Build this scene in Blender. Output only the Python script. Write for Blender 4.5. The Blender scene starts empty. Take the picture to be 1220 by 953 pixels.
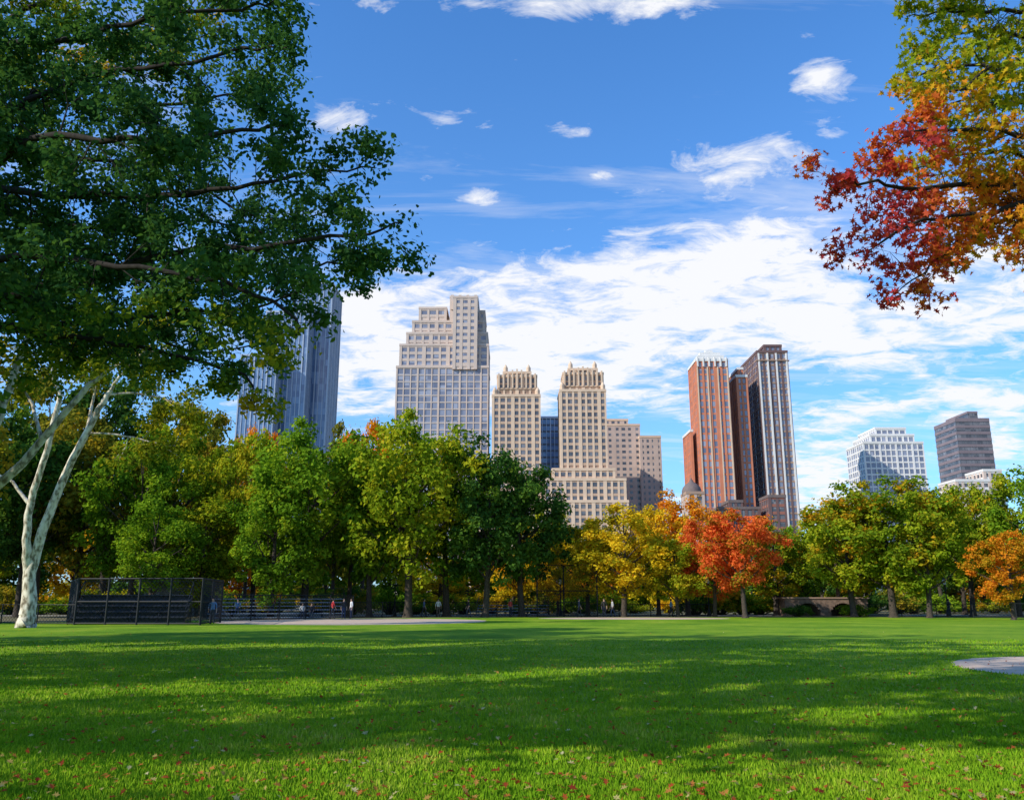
import bpy, math, random
import numpy as np
from mathutils import Vector, Matrix

rng = np.random.default_rng(11)
random.seed(5)
scene = bpy.context.scene
COL = scene.collection
TH = math.radians(13.4); CT, ST = math.cos(TH), math.sin(TH)
EYE = 1.6

# ---------- survey helpers: bearing/elevation readings at a known distance -> metres ----------
def elev(v):
    u = (476.5 - v) / 1000.0
    return (u * CT + ST) / (CT - u * ST)
def W(h, v, d):
    e = elev(v)
    return Vector(((h - 610) / 1000.0 * (CT + e * ST) * d, d, EYE + e * d))
def gx(h, d):
    return (h - 610) / 1000.0 * (CT - ST * EYE / d) * d

# ---------- node helpers ----------
def new_mat(name):
    m = bpy.data.materials.new(name); m.use_nodes = True
    nt = m.node_tree
    for n in list(nt.nodes): nt.nodes.remove(n)
    return m, nt
def N(nt, t, **kw):
    n = nt.nodes.new(t)
    for k, v in kw.items():
        if k in n.inputs.keys(): n.inputs[k].default_value = v
        else: setattr(n, k, v)
    return n
def math_n(nt, op, a, b=None, c=None, clamp=False):
    n = nt.nodes.new('ShaderNodeMath'); n.operation = op; n.use_clamp = clamp
    for i, s in enumerate((a, b, c)):
        if s is None: continue
        if isinstance(s, (int, float)): n.inputs[i].default_value = s
        else: nt.links.new(s, n.inputs[i])
    return n.outputs[0]
def ramp(nt, fac, stops, interp='LINEAR'):
    r = nt.nodes.new('ShaderNodeValToRGB'); cr = r.color_ramp; cr.interpolation = interp
    while len(cr.elements) < len(stops): cr.elements.new(0.5)
    for el, (p, c) in zip(cr.elements, stops):
        el.position = p; el.color = (c[0], c[1], c[2], 1)
    nt.links.new(fac, r.inputs[0]); return r.outputs[0]
def mixc(nt, fac, a, b, mode='MIX'):
    n = nt.nodes.new('ShaderNodeMix'); n.data_type = 'RGBA'; n.blend_type = mode
    for i, s in ((0, fac), (6, a), (7, b)):
        if isinstance(s, (int, float)): n.inputs[i].default_value = s
        elif isinstance(s, tuple): n.inputs[i].default_value = (s[0], s[1], s[2], 1)
        else: nt.links.new(s, n.inputs[i])
    return n.outputs[2]

def simple_mat(name, col, rough=0.8, var=0.25, scale=3.0, metal=0.0, bump=0.0):
    m, nt = new_mat(name)
    tc = N(nt, 'ShaderNodeNewGeometry')
    no = N(nt, 'ShaderNodeTexNoise'); no.inputs['Scale'].default_value = scale; no.inputs['Detail'].default_value = 5
    nt.links.new(tc.outputs['Position'], no.inputs['Vector'])
    lo = tuple(c * (1 - var) for c in col); hi = tuple(min(1, c * (1 + var)) for c in col)
    c = ramp(nt, no.outputs[0], [(0.3, lo), (0.7, hi)])
    p = N(nt, 'ShaderNodeBsdfPrincipled'); p.inputs['Roughness'].default_value = rough; p.inputs['Metallic'].default_value = metal
    p.inputs['Specular IOR Level'].default_value = 0.3
    nt.links.new(c, p.inputs['Base Color'])
    if bump:
        b = N(nt, 'ShaderNodeBump'); b.inputs['Strength'].default_value = bump; b.inputs['Distance'].default_value = 0.05
        nt.links.new(no.outputs[0], b.inputs['Height']); nt.links.new(b.outputs[0], p.inputs['Normal'])
    o = N(nt, 'ShaderNodeOutputMaterial'); nt.links.new(p.outputs[0], o.inputs[0])
    return m

def leaf_shader(nt, c, transl, gain=(1.3, 1.25, 0.7)):
    p = N(nt, 'ShaderNodeBsdfDiffuse')
    nt.links.new(c, p.inputs[0])
    o = N(nt, 'ShaderNodeOutputMaterial')
    if transl <= 0: nt.links.new(p.outputs[0], o.inputs[0]); return
    t = N(nt, 'ShaderNodeBsdfTranslucent')
    nt.links.new(mixc(nt, 1.0, c, gain, 'MULTIPLY'), t.inputs[0])
    mx = N(nt, 'ShaderNodeMixShader'); mx.inputs[0].default_value = transl
    nt.links.new(p.outputs[0], mx.inputs[1]); nt.links.new(t.outputs[0], mx.inputs[2])
    nt.links.new(mx.outputs[0], o.inputs[0])
LG = 1.14
def leaf_mat(name, stops, transl=0.38, objvar=0.25):
    m, nt = new_mat(name)
    at = N(nt, 'ShaderNodeAttribute', attribute_name='tint')
    oi = N(nt, 'ShaderNodeObjectInfo')
    f = math_n(nt, 'ADD', at.outputs['Fac'], math_n(nt, 'MULTIPLY', math_n(nt, 'SUBTRACT', oi.outputs['Random'], 0.5), objvar), clamp=True)
    leaf_shader(nt, ramp(nt, f, [(p, tuple(LG*q for q in c)) for p, c in stops]), transl)
    return m
def leafcol_mat(name, transl=0.4):
    m, nt = new_mat(name)
    at = N(nt, 'ShaderNodeAttribute', attribute_name='leafcol')
    leaf_shader(nt, at.outputs['Color'], transl)
    return m

# ---------- mesh helpers ----------
def mesh_uniform(name, V, F, mats=(), midx=None, smooth=False, fattr=None, fcol=None):
    V = np.ascontiguousarray(V, dtype=np.float32); F = np.ascontiguousarray(F, dtype=np.int32)
    me = bpy.data.meshes.new(name)
    me.vertices.add(len(V)); me.vertices.foreach_set('co', V.ravel())
    k = F.shape[1]
    me.loops.add(F.size); me.loops.foreach_set('vertex_index', F.ravel())
    me.polygons.add(len(F)); me.polygons.foreach_set('loop_start', np.arange(len(F), dtype=np.int32) * k)
    for m in mats: me.materials.append(m)
    if midx is not None: me.polygons.foreach_set('material_index', np.asarray(midx, dtype=np.int32))
    me.polygons.foreach_set('use_smooth', np.full(len(F), smooth))
    me.update(calc_edges=True)
    if fattr is not None:
        a = me.attributes.new('tint', 'FLOAT', 'FACE'); a.data.foreach_set('value', np.asarray(fattr, dtype=np.float32))
    if fcol is not None:
        a = me.attributes.new('leafcol', 'FLOAT_COLOR', 'FACE')
        c4 = np.ones((len(F), 4), dtype=np.float32); c4[:, :3] = fcol
        a.data.foreach_set('color', c4.ravel())
    return me

class Geo:
    def __init__(s): s.V = []; s.F = []; s.M = []; s.n = 0
    def box(s, x0, x1, y0, y1, z0, z1, m=0):
        b = s.n
        s.V += [(x0,y0,z0),(x1,y0,z0),(x1,y1,z0),(x0,y1,z0),(x0,y0,z1),(x1,y0,z1),(x1,y1,z1),(x0,y1,z1)]
        s.F += [(b,b+3,b+2,b+1),(b+4,b+5,b+6,b+7),(b,b+1,b+5,b+4),(b+1,b+2,b+6,b+5),(b+2,b+3,b+7,b+6),(b+3,b,b+4,b+7)]
        s.M += [m]*6; s.n += 8
    def tube(s, pts, rad, sides=7, m=0, cap=False):
        pts = [Vector(p) for p in pts]; base = s.n; prev = None
        for i, p in enumerate(pts):
            t = (pts[min(i+1, len(pts)-1)] - pts[max(i-1, 0)]).normalized()
            if prev is None:
                prev = t.orthogonal().normalized()
            u = (prev - t * prev.dot(t)).normalized(); prev = u; w = t.cross(u)
            for k in range(sides):
                a = 2*math.pi*k/sides
                q = p + (u*math.cos(a) + w*math.sin(a))*rad[i]
                s.V.append((q.x, q.y, q.z))
        for i in range(len(pts)-1):
            for k in range(sides):
                a = base+i*sides+k; b = base+i*sides+(k+1) % sides
                s.F.append((a, b, b+sides, a+sides)); s.M.append(m)
        s.n += sides*len(pts)
        if cap:
            for end in (0, len(pts)-1):
                c = pts[end]; s.V.append(tuple(c)); ci = s.n; s.n += 1
                for k in range(0, sides, 2):
                    a = base+end*sides+k; b = base+end*sides+(k+1) % sides; d = base+end*sides+(k+2) % sides
                    s.F.append((ci, a, b, d) if end else (ci, d, b, a)); s.M.append(m)
    def mesh(s, name, mats, smooth=False):
        return mesh_uniform(name, np.array(s.V), np.array(s.F), mats, s.M, smooth)

def add(name, me, parent=None, loc=(0,0,0), label=None, cat=None, kind=None, group=None):
    o = bpy.data.objects.new(name, me); COL.objects.link(o); o.location = loc
    if parent is not None: o.parent = parent
    if label: o['label'] = label
    if cat: o['category'] = cat
    if kind: o['kind'] = kind
    if group: o['group'] = group
    return o
def bez(a, b, c, n):
    return [a*(1-t)**2 + b*2*t*(1-t) + c*t*t for t in [i/(n-1) for i in range(n)]]
def rvec():
    v = Vector((random.gauss(0,1), random.gauss(0,1), random.gauss(0,1))); return v.normalized()

# ---------- leaves ----------
def leaf_shape(kind):
    if kind == 'oak':
        return np.array([(-.5,.0),(-.2,-.10),(-.12,-.34),(.02,-.12),(.2,-.36),(.22,-.1),(.5,0),(.22,.1),(.2,.36),(.02,.12),(-.12,.34),(-.2,.10)])
    if kind == 'oval':
        return np.array([(-.5,0),(-.12,-.27),(.22,-.22),(.5,0),(.22,.22),(-.12,.27)])
    return np.array([(-.5,0),(-.05,-.36),(.5,0),(-.05,.36)])
def leaves(centers, radii, n, size, kind='quad', flat=0.75, outb=0.7, upb=0.45, rand=0.75):
    C = np.repeat(centers, n, axis=0); R = np.repeat(radii, n)[:, None]
    M = len(C)
    d = rng.normal(size=(M, 3)); d /= np.linalg.norm(d, axis=1)[:, None]
    r = rng.random((M, 1))**0.55 * (1 + .35*(rng.random((M,1)) > .85))
    off = d*r; off[:, 2] *= flat
    P = C + off*R
    nrm = off*outb + rng.normal(size=(M, 3))*rand*0.6; nrm[:, 2] += upb
    nrm /= np.linalg.norm(nrm, axis=1)[:, None] + 1e-6
    t = np.cross(nrm, rng.normal(size=(M, 3))); t /= np.linalg.norm(t, axis=1)[:, None] + 1e-6
    b = np.cross(nrm, t)
    S = size*(0.7 + 0.6*rng.random((M, 1)))
    sh = leaf_shape(kind); k = len(sh)
    V = P[:, None, :] + t[:, None, :]*sh[None, :, 0:1]*S[:, None, :] + b[:, None, :]*sh[None, :, 1:2]*S[:, None, :]
    V += nrm[:, None, :]*(np.abs(sh[None, :, 1:2])*0.35)*S[:, None, :]
    F = np.arange(M*k).reshape(M, k)
    cr = np.repeat(rng.random(len(centers)), n)
    tint = 0.55*cr + 0.45*rng.random(M)
    return V.reshape(-1, 3), F, tint, P

# ---------- materials ----------
BARK = simple_mat('bark_dark', (0.06, 0.046, 0.035), 0.95, 0.45, 9, bump=0.6)
BARKD = simple_mat('bark_blackish', (0.028, 0.023, 0.02), 0.95, 0.4, 9)
def syc_bark():
    m, nt = new_mat('bark_sycamore')
    g = N(nt, 'ShaderNodeNewGeometry')
    mp = N(nt, 'ShaderNodeMapping'); mp.inputs['Scale'].default_value = (1.6, 1.6, 0.8); nt.links.new(g.outputs['Position'], mp.inputs[0])
    no = N(nt, 'ShaderNodeTexNoise'); no.inputs['Scale'].default_value = 3.2; no.inputs['Detail'].default_value = 6; nt.links.new(mp.outputs[0], no.inputs['Vector'])
    c = ramp(nt, no.outputs[0], [(0.34, (0.16,0.12,0.07)), (0.42, (0.32,0.26,0.17)), (0.50, (0.60,0.50,0.37)), (0.64, (0.76,0.67,0.52))])
    p = N(nt, 'ShaderNodeBsdfPrincipled'); p.inputs['Roughness'].default_value = 0.85; nt.links.new(c, p.inputs['Base Color'])
    o = N(nt, 'ShaderNodeOutputMaterial'); nt.links.new(p.outputs[0], o.inputs[0]); return m
BARKS = syc_bark()

LM = {
 'green': leaf_mat('leaf_green', [(0.1,(0.05,0.11,0.008)),(0.45,(0.13,0.24,0.014)),(0.8,(0.23,0.33,0.018)),(1,(0.33,0.36,0.02))]),
 'lime': leaf_mat('leaf_lime', [(0.1,(0.09,0.15,0.008)),(0.45,(0.22,0.29,0.014)),(0.8,(0.38,0.36,0.018)),(1,(0.48,0.36,0.02))]),
 'dark': leaf_mat('leaf_dark', [(0.1,(0.025,0.065,0.014)),(0.5,(0.055,0.125,0.02)),(0.85,(0.10,0.18,0.02)),(1,(0.16,0.22,0.02))]),
 'yellow': leaf_mat('leaf_yellow', [(0.05,(0.22,0.22,0.012)),(0.4,(0.52,0.38,0.014)),(0.75,(0.68,0.46,0.02)),(1,(0.7,0.36,0.02))]),
 'orange': leaf_mat('leaf_orange', [(0.05,(0.24,0.18,0.01)),(0.4,(0.55,0.24,0.014)),(0.7,(0.66,0.20,0.018)),(1,(0.68,0.38,0.02))]),
 'red': leaf_mat('leaf_red', [(0.08,(0.14,0.18,0.014)),(0.28,(0.42,0.19,0.02)),(0.5,(0.62,0.11,0.03)),(0.8,(0.68,0.15,0.035)),(1,(0.66,0.34,0.03))], objvar=.1),
 'mixed': leaf_mat('leaf_mixed', [(0.1,(0.08,0.15,0.01)),(0.45,(0.2,0.26,0.014)),(0.7,(0.38,0.29,0.014)),(0.92,(0.52,0.23,0.014))]),
 'brown': leaf_mat('leaf_brown', [(0.1,(0.07,0.10,0.014)),(0.45,(0.17,0.17,0.018)),(0.75,(0.32,0.24,0.02)),(1,(0.45,0.28,0.02))]),
}
LEAFCOL = leafcol_mat('leaf_near')
GRASSCOL = leafcol_mat('grass_blade', 0.0)

# ---------- generic park tree ----------
def gen_tree(seed, H=16.0, Wd=12.0, cb=0.26, nl=18, nleaf=100, leaf=0.40, tr=0.32, ntw=5):
    random.seed(seed)
    g = Geo(); clumps = []; rad = []
    bendx, bendy = random.uniform(-.6,.6), random.uniform(-.6,.6)
    def tp(z): t = z/H; return Vector((bendx*math.sin(t*3), bendy*math.sin(t*2.5+.5)-bendy*math.sin(.5), z))
    zs = [0, 0.25, 0.8, 2, 4, 6.5, 9, 11.5, H*0.86]
    rs = [tr*1.7, tr*1.25, tr*1.05, tr, tr*.9, tr*.7, tr*.5, tr*.3, tr*.1]
    g.tube([tp(z) for z in zs], rs, 9)
    zc = (cb*H + H)/2; rz = (H - cb*H)/2; rx = Wd/2
    for i in range(nl):
        f = i/(nl-1)
        el = math.asin(min(1, -0.75 + 1.68*f)) + random.uniform(-.12,.12)
        az = i*2.4 + random.uniform(-.4,.4)
        rr = random.uniform(.66, .95)
        tgt = Vector((rx*math.cos(el)*math.cos(az)*rr, rx*math.cos(el)*math.sin(az)*rr, zc + rz*math.sin(el)*rr))
        z0 = min(max(cb*H*0.8, tgt.z - random.uniform(2.5, 4.5)), H*0.7)
        st = tp(z0); mid = (st+tgt)/2 + Vector((0,0,-0.4)) + rvec()*.7
        pts = bez(st, mid, tgt, 6)
        r0 = tr*(0.5 - 0.28*z0/H)
        g.tube(pts, [r0*(1-.88*k/5) for k in range(6)], 6)
        for j in range(ntw):
            t = 0.35 + 0.65*(j+random.random())/ntw
            k = min(int(t*5), 4); p = pts[k].lerp(pts[k+1], t*5-k)
            out = Vector((p.x, p.y, (p.z-zc)*.9)); out = out.normalized() if out.length > .1 else rvec()
            d = (out*.6 + rvec()*.9 + Vector((0,0,.15))).normalized()
            L = random.uniform(.9, 2.0)
            e = p + d*L
            g.tube([p, p+d*L*.5+rvec()*.15, e], [r0*.25, r0*.16, r0*.05], 4)
            clumps.append(e); rad.append(random.uniform(.8, 1.45))
        clumps.append(tgt); rad.append(random.uniform(.9, 1.4))
    c = np.array([tuple(v) for v in clumps]); c[:, 2] = np.maximum(c[:, 2], cb*H*.8)
    V, F, tint, P = leaves(c, np.array(rad), nleaf, leaf)
    trunk = g.mesh('trunk_mesh', [BARK], True)
    crown = mesh_uniform('crown_mesh', V, F, [LM['green']], None, False, tint)
    return trunk, crown, H, Wd
VAR = [gen_tree(s) for s in (1, 2, 3)] + [gen_tree(4, cb=0.2, Wd=11), gen_tree(5, cb=0.34, Wd=13), gen_tree(6, H=16, Wd=9, cb=.15), gen_tree(7, cb=.3, Wd=13, nleaf=46),
  gen_tree(8, cb=.2, nleaf=42, leaf=.62), gen_tree(9, cb=.15, nleaf=42, leaf=.62), gen_tree(10, cb=.48, Wd=13, nleaf=80), gen_tree(12, cb=.24, Wd=13, nl=22, nleaf=100)]
def gen_bush(seed):
    random.seed(seed); g = Geo(); cl = []; rd = []
    for i in range(22):
        a = i*2.4; r = 1.5*math.sqrt((i+.5)/22); z = random.uniform(.5, 2.0)*(1-.3*r/1.5)
        e = Vector((r*math.cos(a), r*math.sin(a), z)); g.tube([(e.x*.15, e.y*.15, 0), e*.6, e], [.05,.035,.012], 4)
        cl.append(tuple(e)); rd.append(random.uniform(.4,.65))
    V, F, tint, P = leaves(np.array(cl), np.array(rd), 80, .2)
    V[:, 2] = np.maximum(V[:, 2], .02)
    return g.mesh('stem_mesh', [BARK], True), mesh_uniform('foliage_mesh', V, F, [LM['green']], None, False, tint)
BUSHV = [gen_bush(31), gen_bush(32)]

NAMES = {'green':'bright green tree','lime':'yellow-green tree','dark':'dark green full tree','yellow':'golden yellow autumn tree',
 'orange':'orange autumn tree','red':'red-orange autumn tree','mixed':'green tree turning orange','brown':'olive and brown tinged tree'}
def put_tree(X, d, H, Wm, colr, var, where, group, rot):
    tm, cm, H0, W0 = VAR[var]
    e = add('tree', None, loc=(X, d, 0), label=NAMES[colr]+' '+where, cat='tree', group=group)
    s = Wm/W0/1.05
    for nm, me in (('trunk', tm), ('crown', cm)):
        o = add(nm, me, e); o.scale = (s, s, H/H0/1.02); o.rotation_euler = (0, 0, rot)
    o.material_slots[0].link = 'OBJECT'; o.material_slots[0].material = LM[colr]
def tree(h, d, top, wpx, colr, var, where, group):
    put_tree(gx(h, d), d, EYE + elev(top)*d, wpx/1000*d, colr, var, where, group, random.uniform(0, 6.28))
def bush(h, d, hm, wm, colr, where):
    sm, fm = BUSHV[random.randint(0,1)]
    e = add('bush', None, loc=(gx(h,d), d, 0), label=NAMES[colr].replace('tree','bush')+' '+where, cat='bush', group='bushes along the park edge')
    rot = random.uniform(0,6.28)
    for nm, me in (('stem', sm), ('foliage', fm)):
        o = add(nm, me, e); o.scale = (wm/4, wm/4, hm/2.4); o.rotation_euler = (0,0,rot)
    o.material_slots[0].link = 'OBJECT'; o.material_slots[0].material = LM[colr]

rows = [
 # h, d, top, width, colour, variant
 (362, 84, 498, 180, 'green', 10), (440, 84, 535, 110, 'green', 3), (486, 82, 488, 185, 'lime', 10), (532, 86, 514, 150, 'green', 2),
 (578, 82, 528, 140, 'dark', 0), (622, 85, 540, 125, 'dark', 3), (300, 90, 505, 120, 'lime', 4), (322, 80, 560, 100, 'green', 5), (415, 88, 520, 110, 'green', 4),
 (743, 84, 602, 125, 'yellow', 1), (700, 90, 612, 100, 'yellow', 2), (785, 92, 596, 100, 'yellow', 4), (820, 94, 588, 105, 'orange', 0),
 (852, 84, 610, 85, 'red', 2), (888, 80, 600, 120, 'red', 4), (808, 84, 640, 80, 'lime', 3), (925, 92, 618, 85, 'mixed', 5),
 (955, 96, 628, 80, 'green', 1), (1018, 84, 590, 120, 'lime', 3), (1065, 82, 562, 170, 'mixed', 10), (1108, 80, 578, 115, 'lime', 2), (1000, 92, 592, 95, 'lime', 4),
 (1160, 90, 572, 120, 'mixed', 4), (1215, 86, 565, 110, 'lime', 1), (1208, 72, 628, 90, 'orange', 2), (1150, 96, 600, 90, 'dark', 3),
 (1270, 80, 560, 140, 'green', 0), (1330, 84, 570, 140, 'mixed', 2),
]
for h,d,t,w,c,v in rows: tree(h,d,t,w,c,v,'at the edge of the lawn','trees edging the ballfield')
rows2 = [(430,110,490,95,'orange',4),(395,112,506,80,'brown',1),(290,115,500,80,'orange',2),(250,100,520,110,'brown',0),(205,92,500,130,'lime',1),
 (215,108,470,130,'brown',3),(150,84,520,140,'green',0),(90,88,490,170,'brown',2),(20,84,500,160,'dark',4),(-50,80,470,170,'dark',1),(120,110,430,150,'dark',0),(40,105,430,160,'brown',3),
 (240,84,590,100,'lime',5),(180,78,590,110,'green',3),
 (650,112,600,90,'lime',3),(665,100,640,80,'yellow',0),(610,105,610,90,'yellow',1),(1125,110,585,90,'dark',0),(980,112,625,70,'dark',3)]
for h,d,t,w,c,v in rows2: tree(h,d,t,w,c,v,'in the park beyond the field','trees deeper in the park')
cols = ['green','lime','dark','yellow','mixed','dark','lime','brown','orange','green']
k = 0
for h in range(-60, 1320, 44):
    d = 125 + (k*37 % 30); tp = 640 + (k*13 % 22)
    if 500 > h: tp = 600 + (k*13 % 30)
    tree(h + random.uniform(-12,12), d, tp, 95, cols[k % 10], 7+k % 2, 'in the woods beyond the field','woodland park trees'); k += 1
for i, h in enumerate(range(-20, 1290, 30)):
    d = 97 + (i*29 % 14)
    bush(h + random.uniform(-10,10), d, random.uniform(1.8, 4.2), random.uniform(5,7.5), ['dark','lime','green','brown','yellow','mixed','green'][(i*3) % 7] if not 820<h<960 else ['green','mixed'][i%2], 'growing under the trees')
for i, h in enumerate(range(-30, 1290, 46)):
    bush(h + random.uniform(-10,10), 160+(i*7)%9, random.uniform(5, 7.5), random.uniform(13,16), ['lime','green','brown','yellow','mixed','dark'][(i*5) % 6], 'in the woods beyond the field')

GS = 'trees shading the lawn'
put_tree(-28, 30, 24, 17, 'dark', 0, 'shading the open lawn', GS, 1)
put_tree(-44, 60, 22, 16, 'brown', 1, 'shading the open lawn', GS, 2)
put_tree(-27, 13, 25, 15, 'green', 1, 'shading the open lawn', GS, 3)
put_tree(-14, 5.5, 22, 13, 'mixed', 9, 'shading the open lawn', GS, 4)
put_tree(-27, -2, 20, 14, 'green', 6, 'shading the open lawn', GS, 2.2)

# ---------- hand-laid trees (limbs given as polylines) ----------
def limb_tree(limbs, seed, step, twig, crad, nleaf, leaf, kind, colfn, bark, ntw=2, sides=6, tex=.8, wob=.12):
    random.seed(seed); g = Geo(); cl = []; rd = []
    for L in limbs:
        pts, ra, lo = L
        P = [Vector(p) for p in pts]; Q = []
        for i in range(len(P)-1):
            p0 = P[max(i-1,0)]; p1 = P[i]; p2 = P[i+1]; p3 = P[min(i+2,len(P)-1)]
            for q in range(4):
                t = q/4
                Q.append(0.5*((2*p1)+(p2-p0)*t+(2*p0-5*p1+4*p2-p3)*t*t+(3*p1-p0-3*p2+p3)*t**3))
        Q.append(P[-1]); n = len(Q)
        Q = [q + rvec()*step*wob if 0 < i < n-1 else q for i, q in enumerate(Q)]
        g.tube(Q, [ra[0]+(ra[1]-ra[0])*(i/(n-1))**tex for i in range(n)], sides+2)
        if lo is None: continue
        tot = sum((Q[i+1]-Q[i]).length for i in range(n-1)); acc = 0; nxt = tot*lo
        for i in range(n-1):
            seg = Q[i+1]-Q[i]; sl = seg.length
            while nxt < acc+sl:
                p = Q[i] + seg*((nxt-acc)/sl); fr = nxt/tot
                for _ in range(ntw):
                    d = (rvec() + seg.normalized()*.6).normalized(); ll = twig*random.uniform(.4,1.25)*(1.15-.5*fr)
                    e = p + d*ll + Vector((0,0,-.08*ll)); m = p+d*ll*.5+rvec()*ll*.1
                    rr = ra[0]+(ra[1]-ra[0])*fr
                    g.tube([p, m, e], [rr*.4, rr*.25, .006], 4)
                    cl.append(e); rd.append(crad*random.uniform(.6,1.3))
                    for _ in range(2):
                        d2 = (d+rvec()*.9).normalized(); e2 = m + d2*ll*.6
                        g.tube([m, e2], [rr*.18, .005], 3); cl.append(e2); rd.append(crad*random.uniform(.5,1.2))
                nxt += step*random.uniform(.7,1.3)
            acc += sl
        cl.append(Q[-1]); rd.append(crad)
    V, F, tint, Pp = leaves(np.array([tuple(c) for c in cl]), np.array(rd), nleaf, leaf, kind, rand=.95)
    col = colfn(Pp, tint)
    return g.mesh('trunk_mesh', [bark], True), mesh_uniform('crown_mesh', V, F, [LEAFCOL], None, False, None, col)
def lerp_cols(f, stops):
    xs = [s[0] for s in stops]; return np.stack([np.interp(f, xs, [s[1][k] for s in stops]) for k in range(3)], 1)
def place(base, tm, cm, label):
    e = add('tree', None, loc=base, label=label, cat='tree')
    for nm, me in (('trunk', tm), ('crown', cm)):
        me.transform(Matrix.Translation(-base)); add(nm, me, e)
def WL(*p): return [W(*q) for q in p]
base = Vector((-17.5, 20, 0))
tk = [base, base+Vector((.1,0,2)), base+Vector((.3,0,5)), base+Vector((.2,.3,8)), base+Vector((.8,0,13)), base+Vector((1.2,.2,18))]
f1 = tk[2]; f2 = tk[3]; f3 = tk[4]
L = [(tk, (.55,.12), None),
 ([f1]+WL((-60,372,20),(70,345,19),(200,305,18.5),(330,292,18),(440,276,18),(478,266,18)), (.16,.015), .25),
 ([f2]+WL((-60,235,20),(60,232,19.5),(170,235,19),(280,225,18),(370,208,18),(445,200,17.6)), (.15,.015), .25),
 ([f3]+WL((-20,150,21),(90,95,20),(200,80,19),(290,60,18.5),(345,55,18)), (.13,.02), .2),
 ([f1]+WL((-40,400,22),(100,385,22),(200,372,22),(300,368,22),(370,345,22)), (.13,.02), .3),
 ([f3]+WL((0,30,21),(100,-10,20),(210,-30,19),(320,-50,19)), (.12,.02), .1),
 ([f2]+WL((-80,300,24),(60,290,25),(170,330,25),(270,345,25),(390,315,25),(440,318,25)), (.13,.02), .25),
 ([f2]+WL((0,190,17),(120,165,16),(230,165,15.5),(330,150,15.5),(360,165,15.5)), (.11,.02), .25),
 ([f3]+WL((20,110,23),(130,130,23),(240,120,23),(330,105,23)), (.12,.02), .2),
 ([f3]+WL((-20,60,18),(80,50,17),(180,20,16),(290,10,16),(335,0,16)), (.10,.02), .1),
 ([f1]+WL((-40,330,17),(90,310,16.5),(190,325,16),(280,340,16),(350,380,16),(352,400,16)), (.10,.02), .25),
 ([f1]+WL((-60,400,21),(60,400,20),(140,410,20),(230,430,20),(290,445,20),(300,470,20)), (.10,.02), .45),
 ([f2]+WL((-60,180,26),(60,190,26),(190,200,26),(310,260,26),(410,250,26)), (.12,.02), .3),
 ([f1]+WL((-60,350,26),(70,340,26),(160,390,26),(240,420,26),(320,410,26)), (.10,.02), .3),
 ([f2]+WL((-60,260,22),(60,265,22),(150,275,22),(250,265,22),(320,280,22)), (.10,.02), .2),
 ([f3]+WL((-60,90,25),(50,80,25),(160,60,25),(250,40,25)), (.10,.02), .1),
 ([f3]+WL((-60,0,20),(0,-60,20),(100,-110,19)), (.14,.02), .1),
]
def col_left(P, tint):
    nse = .5+.5*np.sin(P[:,0]*.9+1.3)*np.sin(P[:,1]*.7+.4)*np.sin(P[:,2]*1.1+2)
    gold = np.clip((P[:,2]-15.2)/4,0,1)*.8*np.clip((-P[:,0]-5)/5,0,1) + np.clip((8.4-P[:,2])/2.4,0,1)*.66
    f = np.clip(.12+.42*tint + gold*(.35+.65*nse) , 0, 1)
    return lerp_cols(f, [(0,(0.022,0.06,0.026)),(.3,(0.042,0.118,0.038)),(.55,(0.09,0.185,0.032)),(.75,(0.27,0.31,0.02)),(1,(0.54,0.35,0.02))])
tm, cm = limb_tree(L, 21, .60, 1.45, .50, 60, .14, 'oval', col_left, BARKD, ntw=2)
place(base, tm, cm, 'huge dark green tree spreading its limbs over the lawn')

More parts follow.
